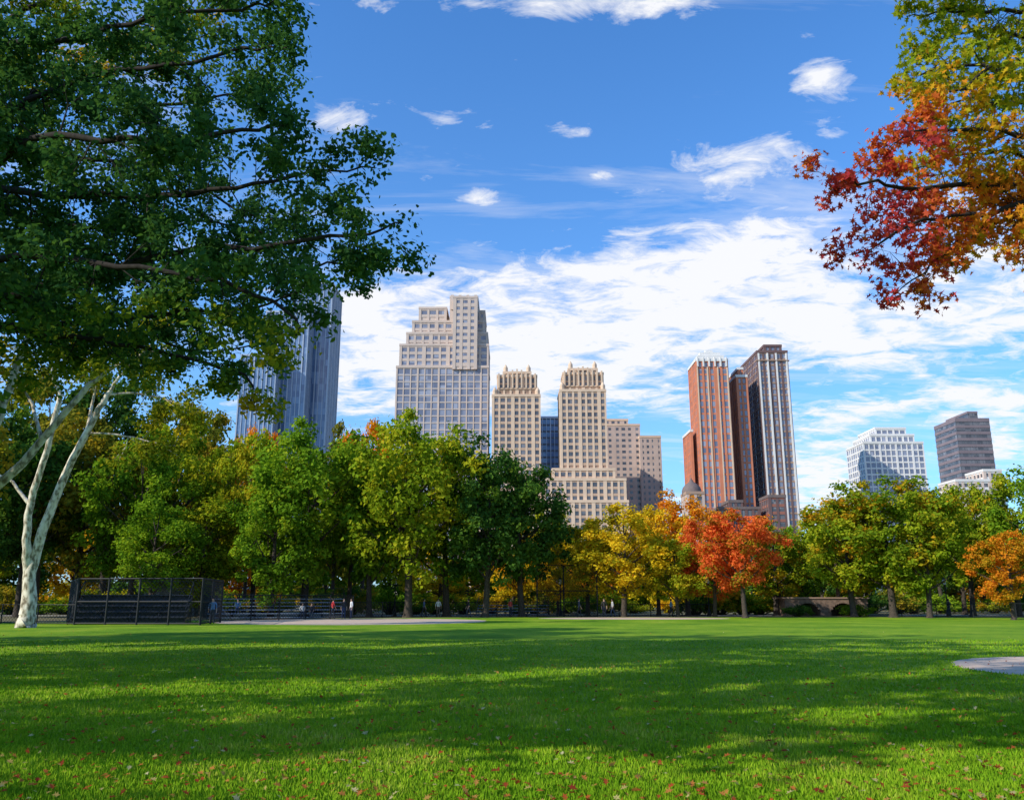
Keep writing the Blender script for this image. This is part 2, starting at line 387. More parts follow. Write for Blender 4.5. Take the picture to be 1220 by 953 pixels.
# red oak, near
base = Vector((9.3, 9.5, 0))
tk = [base, base+Vector((0,0,1.5)), base+Vector((-.1,0,4)), base+Vector((0,.1,6.5)), base+Vector((.2,0,9.5)), base+Vector((.3,0,12))]
L = [(tk, (.34,.08), None),
 ([tk[2]]+WL((1330,205,9.5),(1240,215,9.3),(1160,225,9.1),(1080,222,9),(1010,215,9),(985,212,9)), (.07,.005), .3),
 ([tk[2]]+WL((1330,260,9.6),(1230,255,9.6),(1160,280,9.4),(1110,315,9.2),(1068,350,9)), (.055,.005), .35),
 ([tk[2]]+WL((1330,230,9.2),(1200,250,9.0),(1120,262,8.9),(1050,285,8.8),(1020,305,8.8)), (.05,.005), .35),
 ([tk[3]]+WL((1330,110,9.2),(1220,90,9),(1140,75,9),(1085,90,8.9)), (.06,.005), .2),
 ([tk[3]]+WL((1330,20,9.6),(1220,15,9.6),(1140,10,9.5),(1080,20,9.5)), (.06,.005), .2),
 ([tk[3]]+WL((1330,60,10.2),(1230,45,10.2),(1160,40,10.2),(1100,55,10)), (.06,.005), .2),
 ([tk[3]]+WL((1330,140,10),(1230,125,10),(1160,118,10),(1100,130,10)), (.06,.005), .2),
 ([tk[3]]+WL((1330,100,8.6),(1230,70,8.5),(1150,100,8.4),(1090,120,8.4)), (.05,.005), .2),
 ([tk[2]]+WL((1330,180,8.6),(1230,165,8.5),(1160,155,8.4),(1090,160,8.3),(1060,175,8.3)), (.05,.005), .3),
 ([tk[2]]+WL((1330,210,9.8),(1250,190,9.8),(1190,185,9.8),(1130,190,9.8),(1060,200,9.8)), (.05,.005), .3),
 ([tk[2]]+WL((1330,225,9.4),(1250,230,9.4),(1190,235,9.4),(1140,245,9.4)), (.05,.005), .3),
 ([tk[2]]+WL((1330,240,8.8),(1270,260,8.8),(1225,285,8.8),(1212,310,8.8)), (.05,.005), .4),
 ([tk[3]]+WL((1330,-60,9),(1220,-50,9),(1120,-40,9),(1070,-20,9)), (.06,.005), .2),
 ([tk[4]]+WL((1380,-180,9.6),(1300,-260,9.6),(1200,-300,9.6)), (.08,.008), .1),
 ([tk[3]]+[base+Vector((1.5,.5,7.5)), base+Vector((3,1,8.5)), base+Vector((4,1,9))], (.08,.01), .2),
 ([tk[3]]+[base+Vector((.8,-1.5,7)), base+Vector((1,-3,8)), base+Vector((1,-4,8.5))], (.08,.01), .2),
 ([tk[3]]+[base+Vector((.8,1.5,7)), base+Vector((1.2,3,8)), base+Vector((1,4,8.5))], (.08,.01), .2),
]
def col_oak(P, tint):
    x = P[:,0]-4.2; z = P[:,2]
    nse = rng.normal(size=len(P))*.09 + .13*np.sin(P[:,0]*5+1)*np.sin(P[:,2]*4)*np.sin(P[:,1]*5)
    low = np.clip((7.9 - z)/1.7, 0, 1)
    inner = np.clip((x-.2)/.9, 0, 1)
    f = np.clip(.12 + .86*low*(1-.50*inner) + nse + (tint-.5)*.25, 0, 1)
    return lerp_cols(f, [(0,(0.18,0.26,0.014)),(.25,(0.36,0.36,0.02)),(.42,(0.64,0.36,0.022)),(.62,(0.68,0.21,0.028)),(.85,(0.54,0.07,0.055)),(1,(0.40,0.04,0.05))])
tm, cm = limb_tree(L, 8, .17, .50, .17, 13, .098, 'oak', col_oak, BARKD, ntw=2, sides=5, wob=.35)
place(base, tm, cm, 'oak with red, orange and green leaves over the lawn')

# pale sycamores at the edge of the field
D = 52
base = Vector((gx(30,D), D, 0))
L = [([base, base+Vector((.02,0,.4)), base+Vector((.08,0,1.2))]+WL((36,690,D),(46,645,D),(72,580,D),(103,515,D),(128,470,D)), (.74,.16), None),
 ([base+Vector((0,0,.8))]+WL((33,690,D),(32,655,D-.3),(36,600,D-.6),(56,535,D-1),(72,470,D-1)), (.45,.15), None),
 (WL((128,470,D),(150,440,D),(190,400,D),(210,380,D)), (.15,.04), .3),
 (WL((103,515,D),(112,470,D+1),(120,430,D+1),(110,390,D+1)), (.14,.04), .4),
 (WL((72,470,D-1),(62,440,D-1),(80,410,D),(60,370,D)), (.13,.04), .3),
 (WL((128,470,D),(170,470,D+1),(210,480,D+1),(240,500,D+1)), (.10,.03), .3),
 (WL((103,515,D+.5),(150,520,D+1),(190,530,D+1),(215,545,D+1)), (.10,.03), .4),
 (WL((36,600,D),(15,575,D),(-10,560,D),(-40,530,D)), (.16,.04), .7),
]
def col_syc(P, tint):
    return lerp_cols(tint, [(0,(0.09,0.14,0.014)),(.4,(0.20,0.24,0.018)),(.7,(0.38,0.33,0.02)),(1,(0.56,0.39,0.02))])
tm, cm = limb_tree(L, 14, .9, 1.8, .95, 46, .26, 'quad', col_syc, BARKS, ntw=2, sides=9, tex=.45, wob=.06)
place(base, tm, cm, 'pale-barked sycamore with forked trunks at the lawn edge')
D2 = 36
base = Vector((gx(-90,D2), D2, 0))
L = [([base, base+Vector((.1,0,2))]+WL((-60,620,D2),(0,577,D2),(50,525,D2),(106,458,D2)), (.36,.12), None),
 (WL((-60,620,D2),(-20,540,D2),(5,480,D2),(32,405,D2)), (.26,.13), None),
 (WL((106,458,D2),(150,430,D2),(200,415,D2)), (.11,.03), .3),
 (WL((32,405,D2),(60,360,D2),(70,330,D2)), (.12,.04), .2),
 (WL((50,525,D2),(38,480,D2+1),(20,450,D2+1)), (.10,.03), .8),
]
tm, cm = limb_tree(L, 15, .7, 1.2, .6, 45, .18, 'quad', col_syc, BARKS, ntw=2, sides=9, wob=.06)
place(base, tm, cm, 'leaning pale sycamore beside the field')

# ---------- ground ----------
def grass_mat():
    m, nt = new_mat('lawn_grass')
    g = N(nt, 'ShaderNodeNewGeometry')
    n1 = N(nt, 'ShaderNodeTexNoise'); n1.inputs['Scale'].default_value = .22; n1.inputs['Detail'].default_value = 5
    n2 = N(nt, 'ShaderNodeTexNoise'); n2.inputs['Scale'].default_value = 14; n2.inputs['Detail'].default_value = 7; n2.inputs['Roughness'].default_value = .7
    n3 = N(nt, 'ShaderNodeTexNoise'); n3.inputs['Scale'].default_value = 1.7; n3.inputs['Detail'].default_value = 6; n3.inputs['Roughness'].default_value = .65
    for n in (n1,n2,n3): nt.links.new(g.outputs['Position'], n.inputs['Vector'])
    f = math_n(nt, 'ADD', math_n(nt,'MULTIPLY',n1.outputs[0],.40), math_n(nt,'ADD', math_n(nt,'MULTIPLY',n2.outputs[0],.30), math_n(nt,'MULTIPLY',n3.outputs[0],.30)))
    c = ramp(nt, f, [(.38,(0.07,0.16,0.006)),(.48,(0.145,0.27,0.010)),(.56,(0.24,0.34,0.016)),(.66,(0.38,0.40,0.06))])
    p = N(nt, 'ShaderNodeBsdfPrincipled'); p.inputs['Roughness'].default_value = .9; p.inputs['Specular IOR Level'].default_value = .1
    nt.links.new(c, p.inputs['Base Color'])
    b = N(nt, 'ShaderNodeBump'); b.inputs['Strength'].default_value = .8; b.inputs['Distance'].default_value = .06
    nt.links.new(n2.outputs[0], b.inputs['Height']); nt.links.new(b.outputs[0], p.inputs['Normal'])
    o = N(nt, 'ShaderNodeOutputMaterial'); nt.links.new(p.outputs[0], o.inputs[0]); return m
GRASS = grass_mat()
SOIL = simple_mat('park_soil', (0.15,0.13,0.06), .95, .5, .6)
DIRT = simple_mat('infield_clay', (0.54,0.40,0.29), .95, .12, 2.5)
PATH = simple_mat('path_asphalt', (0.34,0.31,0.28), .9, .15, 2)
def sheet(name, pts, z, mat, label, cat):
    me = bpy.data.meshes.new(name); me.from_pydata([(x,y,z) for x,y in pts], [], [tuple(range(len(pts)))]); me.materials.append(mat)
    return add(name, me, label=label, cat=cat, kind='structure')
sheet('ground', [(-3000,-3000),(3000,-3000),(3000,3000),(-3000,3000)], 0, SOIL, 'leaf-strewn park ground under the trees', 'ground')
sheet('lawn', [(-140,-60),(140,-60),(140,88),(60,84),(0,84),(-16,78),(-30,66),(-60,60),(-140,60)], .004, GRASS, 'wide mown green ballfield lawn dotted with leaves', 'lawn')
def circ(cx, cy, rx, ry, n=48, j=.03):
    return [(cx+rx*math.cos(6.2832*i/n)*(1+random.uniform(-j,j)), cy+ry*math.sin(6.2832*i/n)*(1+random.uniform(-j,j))) for i in range(n)]
sheet('infield', circ(-12.5, 67.5, 10.5, 10), .008, DIRT, 'tan clay infield of a ballfield', 'ground')
sheet('infield', circ(15.9, 20.6, 5, 5, 80, .008), .008, DIRT, 'round tan clay patch in the grass', 'ground')
sheet('infield', circ(11, 78, 8.5, 4.5), .008, DIRT, 'tan clay infield by the trees', 'ground')
sheet('path', [(-140,90),(0,90.5),(140,92),(140,95.5),(0,94),(-140,93.5)], .008, PATH, 'grey park path behind the fence', 'path')

def blades():
    n = 260000
    u = rng.random(n); d0, d1 = 6.2, 36
    d = 1/(1/d0 - u*(1/d0-1/d1))
    x = (rng.random(n)*2-1)*(.68*d+.5)
    keep = ((x-15.9)**2+(d-20.6)**2 > 24.5)
    x = x[keep]; d = d[keep]; n = len(x)
    clump = .5+.5*np.sin(x*3.1+np.sin(d*2.3)*1.5)*np.sin(d*2.7+np.sin(x*1.9))
    h = (.020+.03*rng.random(n)+.016*clump)*(1+d*.008); w = (.0035+.0035*rng.random(n))*(1+d*.07)
    a = rng.random(n)*6.283; ca, sa = np.cos(a), np.sin(a)
    lean = rng.random(n)*.7*h; la = rng.random(n)*6.283
    V = np.zeros((n,3,3)); V[:,0]=np.stack([x-ca*w,d-sa*w,np.zeros(n)],1); V[:,1]=np.stack([x+ca*w,d+sa*w,np.zeros(n)],1)
    V[:,2]=np.stack([x+np.cos(la)*lean,d+np.sin(la)*lean,h],1)
    V[:,:,2] += .003
    t = .6*rng.random(n)+.4*clump
    big = .5+.5*np.sin(x*.7+1+np.sin(d*.5))*np.sin(d*.6+np.sin(x*.4)*2)
    f = np.clip(t*.7+.3*big,0,1)
    return mesh_uniform('grass_mesh', V.reshape(-1,3), np.arange(n*3).reshape(n,3), [GRASSCOL], None, False, None,
        lerp_cols(f, [(0,(0.065,0.16,0.006)),(.4,(0.145,0.29,0.010)),(.7,(0.25,0.38,0.018)),(.9,(0.40,0.42,0.06)),(1,(0.54,0.48,0.20))]))
add('grass', blades(), label='short green grass blades with dry tips', cat='grass', kind='stuff')
def fallen():
    n = 3400
    u = rng.random(n); d = 1/(1/6.5-u*(1/6.5-1/48)); x = (rng.random(n)*2-1)*(.68*d+.5)
    c = np.stack([x, d, .048+.015*rng.random(n)],1)
    V,F,t,P = leaves(c, np.full(n,.005), 1, .074, 'oak', outb=0, upb=1.4, rand=.8)
    col = lerp_cols(rng.random(n), [(0,(0.20,0.03,0.02)),(.35,(0.45,0.09,0.03)),(.6,(0.48,0.2,0.05)),(.85,(0.45,0.33,0.10)),(1,(0.6,0.52,0.3))])
    return mesh_uniform('fallen_mesh', V, F, [LEAFCOL], None, False, None, col)
add('fallen_leaves', fallen(), label='scattered red and tan leaves fallen on the grass', cat='leaves', kind='stuff')

# ---------- buildings ----------
def glass_mat(name, a, b, rough=.12, cell=3.2, spec=.6):
    m, nt = new_mat(name)
    g = N(nt, 'ShaderNodeNewGeometry')
    s = N(nt, 'ShaderNodeVectorMath', operation='SNAP'); s.inputs[1].default_value = (cell,cell,cell); nt.links.new(g.outputs['Position'], s.inputs[0])
    w = N(nt, 'ShaderNodeTexWhiteNoise'); nt.links.new(s.outputs[0], w.inputs['Vector'])
    c = ramp(nt, w.outputs['Value'], [(.1,a),(.7,tuple((p+q)/2 for p,q in zip(a,b))),(1,b)])
    p = N(nt, 'ShaderNodeBsdfPrincipled'); p.inputs['Roughness'].default_value = rough; p.inputs['Specular IOR Level'].default_value = spec
    nt.links.new(c, p.inputs['Base Color'])
    o = N(nt, 'ShaderNodeOutputMaterial'); nt.links.new(p.outputs[0], o.inputs[0]); return m
GL_D = glass_mat('glass_dark', (0.06,0.06,0.07), (0.21,0.20,0.21))
GL_B = glass_mat('glass_blue', (0.13,0.15,0.22), (0.32,0.34,0.42))
GL_S = glass_mat('glass_sky', (0.09,0.15,0.27), (0.20,0.30,0.46), .08, 4)
LIME = simple_mat('stone_limestone', (0.58,0.46,0.385), .8, .08, .15)
LIME2 = simple_mat('stone_grey', (0.48,0.41,0.37), .8, .08, .15)
TAN = simple_mat('brick_tan', (0.52,0.35,0.24), .85, .1, .2)
TANL = simple_mat('brick_buff', (0.66,0.48,0.34), .85, .08, .2)
TAND = simple_mat('brick_brown', (0.36,0.24,0.175), .85, .1, .2)
RED = simple_mat('brick_red', (0.56,0.20,0.11), .85, .1, .2)
REDD = simple_mat('brick_dark_red', (0.30,0.12,0.085), .85, .1, .2)
DBR = simple_mat('brick_umber', (0.15,0.09,0.085), .85, .12, .2)
SLT = simple_mat('brick_slate', (0.21,0.165,0.175), .8, .1, .2)
WHT = simple_mat('stone_white', (0.70,0.67,0.63), .75, .06, .2)
GRY = simple_mat('brick_grey_brown', (0.52,0.40,0.34), .85, .1, .2)
DGR = simple_mat('metal_dark_grey', (0.10,0.11,0.13), .5, .1, .5)
MUL = simple_mat('metal_mullion', (0.40,0.44,0.50), .4, .06, .5, metal=.3)
COP = simple_mat('slate_roof', (0.16,0.12,0.11), .7, .15, .5)

def building(name, label, D, blocks, mats, glass, bw=3.4, fh=3.3, pw=.9, sh=1.3, depth=28, pp=.4, sp=.22, extras=None):
    """blocks: (h0,h1,vtop,vbot|None,yoff,{overrides}); mats: wall,pier,spandrel,parapet"""
    cx = ((blocks[0][0]+blocks[0][1])/2-610)/1000*1.03*D
    org = Vector((cx, D, 0))
    root = add(name, None, loc=org, label=label, cat='building')
    wallg = Geo(); wins = []; info = []
    for bl in blocks:
        h0,h1,vt,vb,yo = bl[:5]; ov = bl[5] if len(bl) > 5 else {}
        bwx = ov.get('bw',bw); f_h = ov.get('fh',fh); pwx = ov.get('pw',pw); shx = ov.get('sh',sh); mo = ov.get('mo',0); dp = ov.get('depth',depth)
        y0 = D+yo; y1 = y0+dp; e = elev(vt); z1 = EYE+e*y0; z0 = 0 if vb is None else EYE+elev(vb)*y0
        k = (CT+e*ST)/1000
        a0 = (h0-610)*k; a1 = (h1-610)*k
        x0 = a0*(y1 if a0 > 0 else y0) - cx; x1 = a1*(y1 if a1 < 0 else y0) - cx
        ly0 = yo; ly1 = yo+dp
        info.append((x0,x1,ly0,ly1,z0,z1))
        wallg.box(x0,x1,ly0,ly1,z0,z1,mo+0)
        rg = Geo(); rg.box(x0-pp-.12,x1+pp+.12,ly0-pp-.12,ly1+.12,z1-.25,z1+ov.get('par',1.0),0)
        add('roof', rg.mesh('roof_mesh', [mats[3]]), root)
        zs = max(z0, 10.0); nf = max(1, int((z1-zs-.4)/f_h)); zb = z1 - .4 - nf*f_h
        for face in ('F','L','R'):
            ln = (x1-x0) if face == 'F' else (ly1-ly0)
            nb = max(1, round(ln/bwx)); b = ln/nb
            def put(g, u0, u1, p0, p1, za, zb_, m):
                if face == 'F': g.box(x0+u0, x0+u1, ly0-p1, ly0-p0, za, zb_, m)
                elif face == 'L': g.box(x0-p1, x0-p0, ly0+u0, ly0+u1, za, zb_, m)
                else: g.box(x1+p0, x1+p1, ly0+u0, ly0+u1, za, zb_, m)
            for i in range(nb+1):
                major = (i % ov.get('major',3) == 0)
                w_ = pwx*(1.35 if major else .8)/2; u = i*b
                put(wallg, max(u-w_, -.01 if face!='F' else -pp+.02), min(u+w_, ln-.02 if face!='F' else ln+pp-.02), -.05, pp if major else pp*.8, z0+.01, z1-.02, mo+1)
            if shx > 0:
                for j in range(nf+1):
                    z = zb+j*f_h
                    put(wallg, .02, ln-.04, -.05, sp, z-shx/2, min(z+shx/2, z1-.03), mo+2)
            for i in range(nb):
                for j in range(nf):
                    z = zb+j*f_h
                    wins.append((face, x0,x1,ly0, i*b+pwx*.45, (i+1)*b-pwx*.45, z+shx/2-.02, z+f_h-shx/2+.02))
    add('wall', wallg.mesh('wall_mesh', mats), root)
    def wbox(g, w, c=None):
        face,x0,x1,ly0,u0,u1,za,zb_ = w
        ox,oy,oz = c if c else (0,0,0)
        if face == 'F': g.box(x0+u0-ox, x0+u1-ox, ly0-.06-oy, ly0+.02-oy, za-oz, zb_-oz)
        elif face == 'L': g.box(x0-.06-ox, x0+.02-ox, ly0+u0-oy, ly0+u1-oy, za-oz, zb_-oz)
        else: g.box(x1-.02-ox, x1+.06-ox, ly0+u0-oy, ly0+u1-oy, za-oz, zb_-oz)
    fr = [w for w in wins if w[0] == 'F']; fr.sort(key=lambda w: -w[6]); ot = [w for w in wins if w[0] != 'F']
    ind = fr[:100]; rest = fr[100:]+ot
    cache = {}
    for w in ind:
        key = (round(w[5]-w[4],2), round(w[7]-w[6],2))
        c = (w[1]+w[4], w[3], w[6])
        if key not in cache:
            g = Geo(); wbox(g, w, c); cache[key] = g.mesh('window_mesh', [glass])
        o = bpy.data.objects.new('window', cache[key]); COL.objects.link(o); o.parent = root; o.location = c
    if rest:
        g = Geo()
        for w in rest: wbox(g, w)
        add('window', g.mesh('window_mesh', [glass]), root, kind='stuff')
    if extras: extras(root, org, info)
    return root

building('glass_skyscraper','tall blue glass skyscraper with pale vertical fins',520,
 [(352,408,338,None,0,{}),(318,382,372,None,-14,{}),(288,346,424,None,-26,{})],
 [GL_S,MUL,GL_S,MUL], GL_S, bw=2.6, fh=4, pw=.55, sh=.55, pp=.5, sp=.12, depth=30)
def ex15(root, org, info):
    x0,x1,a,b,z0,z1 = info[5]
    for i in range(4):
        u = x0+.9+(x1-x0-1.8)*i/3
        g = Geo(); g.box(u-.8,u+.8,a-1.0,a+1.0,z1-7,z1+1.4); add('crown_pillar', g.mesh('pillar_mesh',[LIME]), root)
building('stepped_apartment_tower','pale limestone skyscraper with stepped setbacks and blue windows',430,
 [(473,583,438,None,0,{'pw':.7,'sh':.75,'bw':3.6,'mo':4}),(477,583,412,438,1.5,{}),(485,582,398,412,3,{}),(492,579,384,398,5,{'bw':4.5}),(500,536,368,384,7,{'bw':5}),
  (537,571,355,384,6,{'bw':5.5,'sh':2.2,'pw':2.2}),(571,579,372,384,8,{'bw':4}),(541,569,355,440,-1.2,{'depth':8,'bw':4.6,'pw':2.0,'sh':2.0})],
 [LIME,LIME,LIME,LIME,LIME2,LIME,LIME2,LIME], GL_B, bw=4.2, fh=3.7, pw=1.5, sh=1.5, depth=26, extras=ex15)
def exC(root, org, info):
    for k_ in (4, 7):
        x0,x1,a,b,z0,z1 = info[k_]; g = Geo(); n = 9
        for i in range(n):
            u = x0+.6+(x1-x0-1.2)*i/(n-1); g.box(u-.4,u+.4,a-1.1,a+.3,z1-6,z1+1.6+(0,0,1.0,1.8,2.3,1.8,1.0,0,0)[i])
        g.box(x0+.2,x1-.2,a-.8,a+.1,z1-6.5,z1-6.0)
        add('tower_crown', g.mesh('fin_mesh',[TANL]), root)
    for k_ in (3,6,5,8):
        x0,x1,a,b,z0,z1 = info[k_]
        for u in (x0+1.0, x1-1.0):
            g = Geo(); g.tube([(u,a+1,z1-1),(u,a+1,z1+3.2),(u,a+1,z1+3.8),(u,a+1,z1+5.0)],[1.15,1.15,.85,.12],8,cap=True)
            add('turret', g.mesh('turret_mesh',[TANL]), root)
building('twin_tower_apartment_house','tan brick art deco apartment house with twin towers',400,
 [(560,748,598,None,0,{}),(646,745,572,598,2,{'mo':0}),(656,732,560,572,4,{}),
  (587,643,472,598,8,{'depth':18}),(593,639,449,472,10,{'depth':14,'sh':.9}),(600,632,445,449,12,{'depth':9,'sh':0}),
  (665,721,466,560,6,{'depth':18}),(669,718,446,466,8,{'depth':14,'sh':.9}),(676,711,441,446,10,{'depth':9,'sh':0})],
 [TAND,TANL,TAN,TANL], GL_D, bw=3.3, fh=3.3, pw=1.3, sh=1.3, depth=24, extras=exC)
building('hotel_building','broad pinkish tan hotel with many small windows',455,
 [(704,762,507,None,3,{}),(757,787,521,None,-1,{'bw':3.0}),(716,748,501,507,6,{'sh':0})],[GRY,GRY,GRY,TANL], GL_D, bw=3.6, fh=3.2, pw=1.9, sh=1.7, depth=16, pp=.15, sp=.1)
building('office_block','grey-blue glass office block behind the towers',480,
 [(640,670,498,None,0,{})],[DGR,MUL,DGR,MUL], GL_S, bw=2.5, fh=3.8, pw=.4, sh=1.1, depth=22)
building('grey_apartment_block','grey brick apartment block with a stepped top',520,
 [(610,662,540,None,0,{}),(640,662,522,540,2,{})],[GRY,GRY,GRY,GRY], GL_D, bw=4, fh=3.4, pw=2, sh=1.7, depth=20, pp=.15, sp=.1)
def exR(root, org, info):
    x0,x1,a,b,z0,z1 = info[0]; w_ = x1-x0
    g = Geo(); g.box(x0+1,x1-1,a+1,b-2,z1+.9,z1+3.2); g.box(x0+2.6,x1-2.6,a+2.5,b-4,z1+3.2,z1+5.2); g.box(x0+w_*.38,x1-w_*.38,a+4,b-6,z1+5.2,z1+6.8)
    for i in range(6): u = x0+.5+(w_-1)*i/5; g.box(u-.35,u+.35,a-.9,a+.5,z1-3,z1+1.9)
    add('crown', g.mesh('crown_mesh',[WHT]), root)
    for f in (.0,.34,.68,1.0):
        g = Geo(); u = x0+.2+(w_-.4)*f; g.box(u-.3,u+.3,a-.62,a-.1,12,z1-3.2); add('pale_pier', g.mesh('pier_mesh',[TANL]), root)
building('red_brick_tower','slender red brick apartment tower with a white crown',400,
 [(820,866,430,None,0,{}),(866,889,449,None,5,{'mo':0}),(868,884,440,449,7,{}),(814,824,514,None,6,{})],
 [RED,RED,RED,WHT], GL_B, bw=3.1, fh=3.3, pw=1.2, sh=.9, depth=18, pp=.45, sp=.1, extras=exR)
def exD(root, org, info):
    x0,x1,a,b,z0,z1 = info[0]
    for f in (.03,.33,.62,.97):
        g = Geo(); u = x0+(x1-x0)*f; g.box(u-.4,u+.4,a-.75,a-.1,12,z1-.5); add('pale_pier', g.mesh('pier_mesh',[WHT]), root)
    g = Geo(); g.box(x0-.9,x1+.9,a-.9,a+1,z1-4.6,z1-4.1); add('cornice', g.mesh('cornice_mesh',[TAND]), root)
building('dark_brick_tower','dark umber brick residential tower with pale vertical strips',408,
 [(882,937,420,None,0,{}),(890,930,413,420,3,{'sh':0})],[DBR,DBR,TAND,DBR], GL_B, bw=3.0, fh=3.1, pw=1.2, sh=.9, depth=30, extras=exD)
building('brick_annex','brown brick building below the tall towers',380,
 [(905,935,592,None,0,{}),(848,905,606,None,4,{'sh':.5}),(860,884,598,606,6,{'sh':0})],[REDD,DBR,REDD,COP], GL_D, bw=3.2, fh=3.4, pw=1.4, sh=1.3, depth=14)
def exT(root, org, info):
    x0,x1,a,b,z0,z1 = info[0]; c = (x0+x1)/2
    g = Geo(); g.tube([(c,7,z1),(c,7,z1+2),(c,7,z1+3.6),(c,7,z1+5),(c,7,z1+6.2),(c,7,z1+8)],[4.4,4.4,3.9,2.7,1,.1],12)
    add('dome', g.mesh('dome_mesh',[COP],True), root)
building('domed_building','brown stone building with a small dome',370,[(812,838,588,None,0,{})],[TAND,GRY,TAND,TAND], GL_D, bw=3.4, fh=4.5, pw=1.6, sh=1.8, depth=12, extras=exT)
building('white_apartment_building','white and blue glazed apartment building with stepped roof',470,
 [(1008,1099,528,None,0,{}),(1016,1088,519,528,3,{}),(1022,1078,511,519,6,{'sh':1.2})],[WHT,WHT,WHT,WHT], GL_B, bw=3.2, fh=3.5, pw=.8, sh=.9, depth=24)
building('slate_office_tower','dark slate office tower with horizontal window bands',500,
 [(1112,1178,500,None,0,{}),(1126,1164,492,500,5,{'sh':0})],[SLT,DGR,SLT,SLT], GL_D, bw=3.2, fh=3.9, pw=.3, sh=1.7, depth=26, pp=.12, sp=.3)
building('low_white_building','low white stone building with small windows',440,
 [(1118,1178,573,None,0,{}),(1150,1192,561,None,8,{})],[WHT,LIME,WHT,WHT], GL_D, bw=3.6, fh=3.6, pw=1.6, sh=1.6, depth=18)

# ---------- park furniture ----------
BLK = simple_mat('painted_black_steel', (0.012,0.013,0.015), .6, .1, 3)
ALU = simple_mat('aluminium_plank', (0.28,0.33,0.42), .45, .08, 3, metal=.3)
ALUD = simple_mat('dark_plank', (0.035,0.042,0.06), .6, .1, 3)
STONE = simple_mat('rubble_stone', (0.22,0.15,0.115), .9, .35, 3, bump=.7)
ROCKM = simple_mat('schist_rock', (0.16,0.16,0.165), .9, .35, 1.2, bump=.8)

def fence(x0,y0,x1,y1,h,label, pitch=.3, post=3.0, wire=.010, rw=.03):
    a = Vector((x0,y0,0)); b = Vector((x1,y1,0)); Ln = (b-a).length; dr = (b-a)/Ln
    root = add('fence', None, loc=a, label=label, cat='fence', group='black chain-link fences')
    root.rotation_euler = (0,0,math.atan2(dr.y,dr.x))
    n = max(1, round(Ln/post))
    pm = Geo(); pm.tube([(0,0,0),(0,0,h+.05)],[rw*1.5,rw*1.5],6,cap=True); pme = pm.mesh('post_mesh',[BLK])
    for i in range(n+1):
        o = bpy.data.objects.new('post', pme); COL.objects.link(o); o.parent = root; o.location = (Ln*i/n,0,0)
    for z in ([.1,h] if h <= 2 else [.1,h*.5,h]):
        g = Geo(); g.tube([(0,0,z),(Ln,0,z)],[rw,rw],5); add('rail', g.mesh('rail_mesh',[BLK]), root)
    g = Geo(); x = -h
    def cl(xa,za,xb,zb):
        if xa > xb: xa,za,xb,zb = xb,zb,xa,za
        if xb <= 0 or xa >= Ln: return None
        m = (zb-za)/(xb-xa)
        if xa < 0: za -= m*xa; xa = 0
        if xb > Ln: zb -= m*(xb-Ln); xb = Ln
        return xa,za,xb,zb
    while x < Ln:
        for s in (1,-1):
            xa, xb = (x, x+h) if s == 1 else (x+h, x)
            r = cl(xa,.1,xb,h)
            if r: g.tube([(r[0],0,r[1]),(r[2],0,r[3])],[wire,wire],3)
        x += pitch
    add('chain_link', g.mesh('mesh_mesh',[BLK]), root)
BL = 'black steel chain-link fence beside the ballfield'
fence(gx(88,58),58,gx(238,57),57,3.0,'tall black chain-link fence around the bleachers',post=2.2,wire=.015,rw=.05)
fence(gx(238,57),57,gx(262,64),64,3.0,'tall black chain-link fence beside the infield',wire=.015,rw=.05)
fence(gx(88,58),58,gx(80,66),66,3.0,'tall black chain-link fence around the bleachers',wire=.015,rw=.05)
fence(gx(262,66),66,gx(420,79),79,2.0,BL,wire=.013,rw=.04)
fence(gx(420,79),79,gx(520,86),86,1.4,BL,wire=.013)
fence(gx(520,86),86,gx(700,86),86,1.4,BL,wire=.013)
fence(gx(700,87),87,gx(850,88),88,1.2,BL)
fence(gx(1035,88),88,gx(1160,82),82,1.2,BL)
fence(gx(1160,80),80,gx(1320,76),76,1.3,BL)
fence(gx(-40,62),62,gx(88,58),58,1.3,BL)
fence(gx(640,84),84,gx(672,86.5),86.5,5.0,'high black backstop fence behind home plate',rw=.045)
fence(gx(672,86.5),86.5,gx(712,84),84,5.0,'high black backstop fence behind home plate',rw=.045)

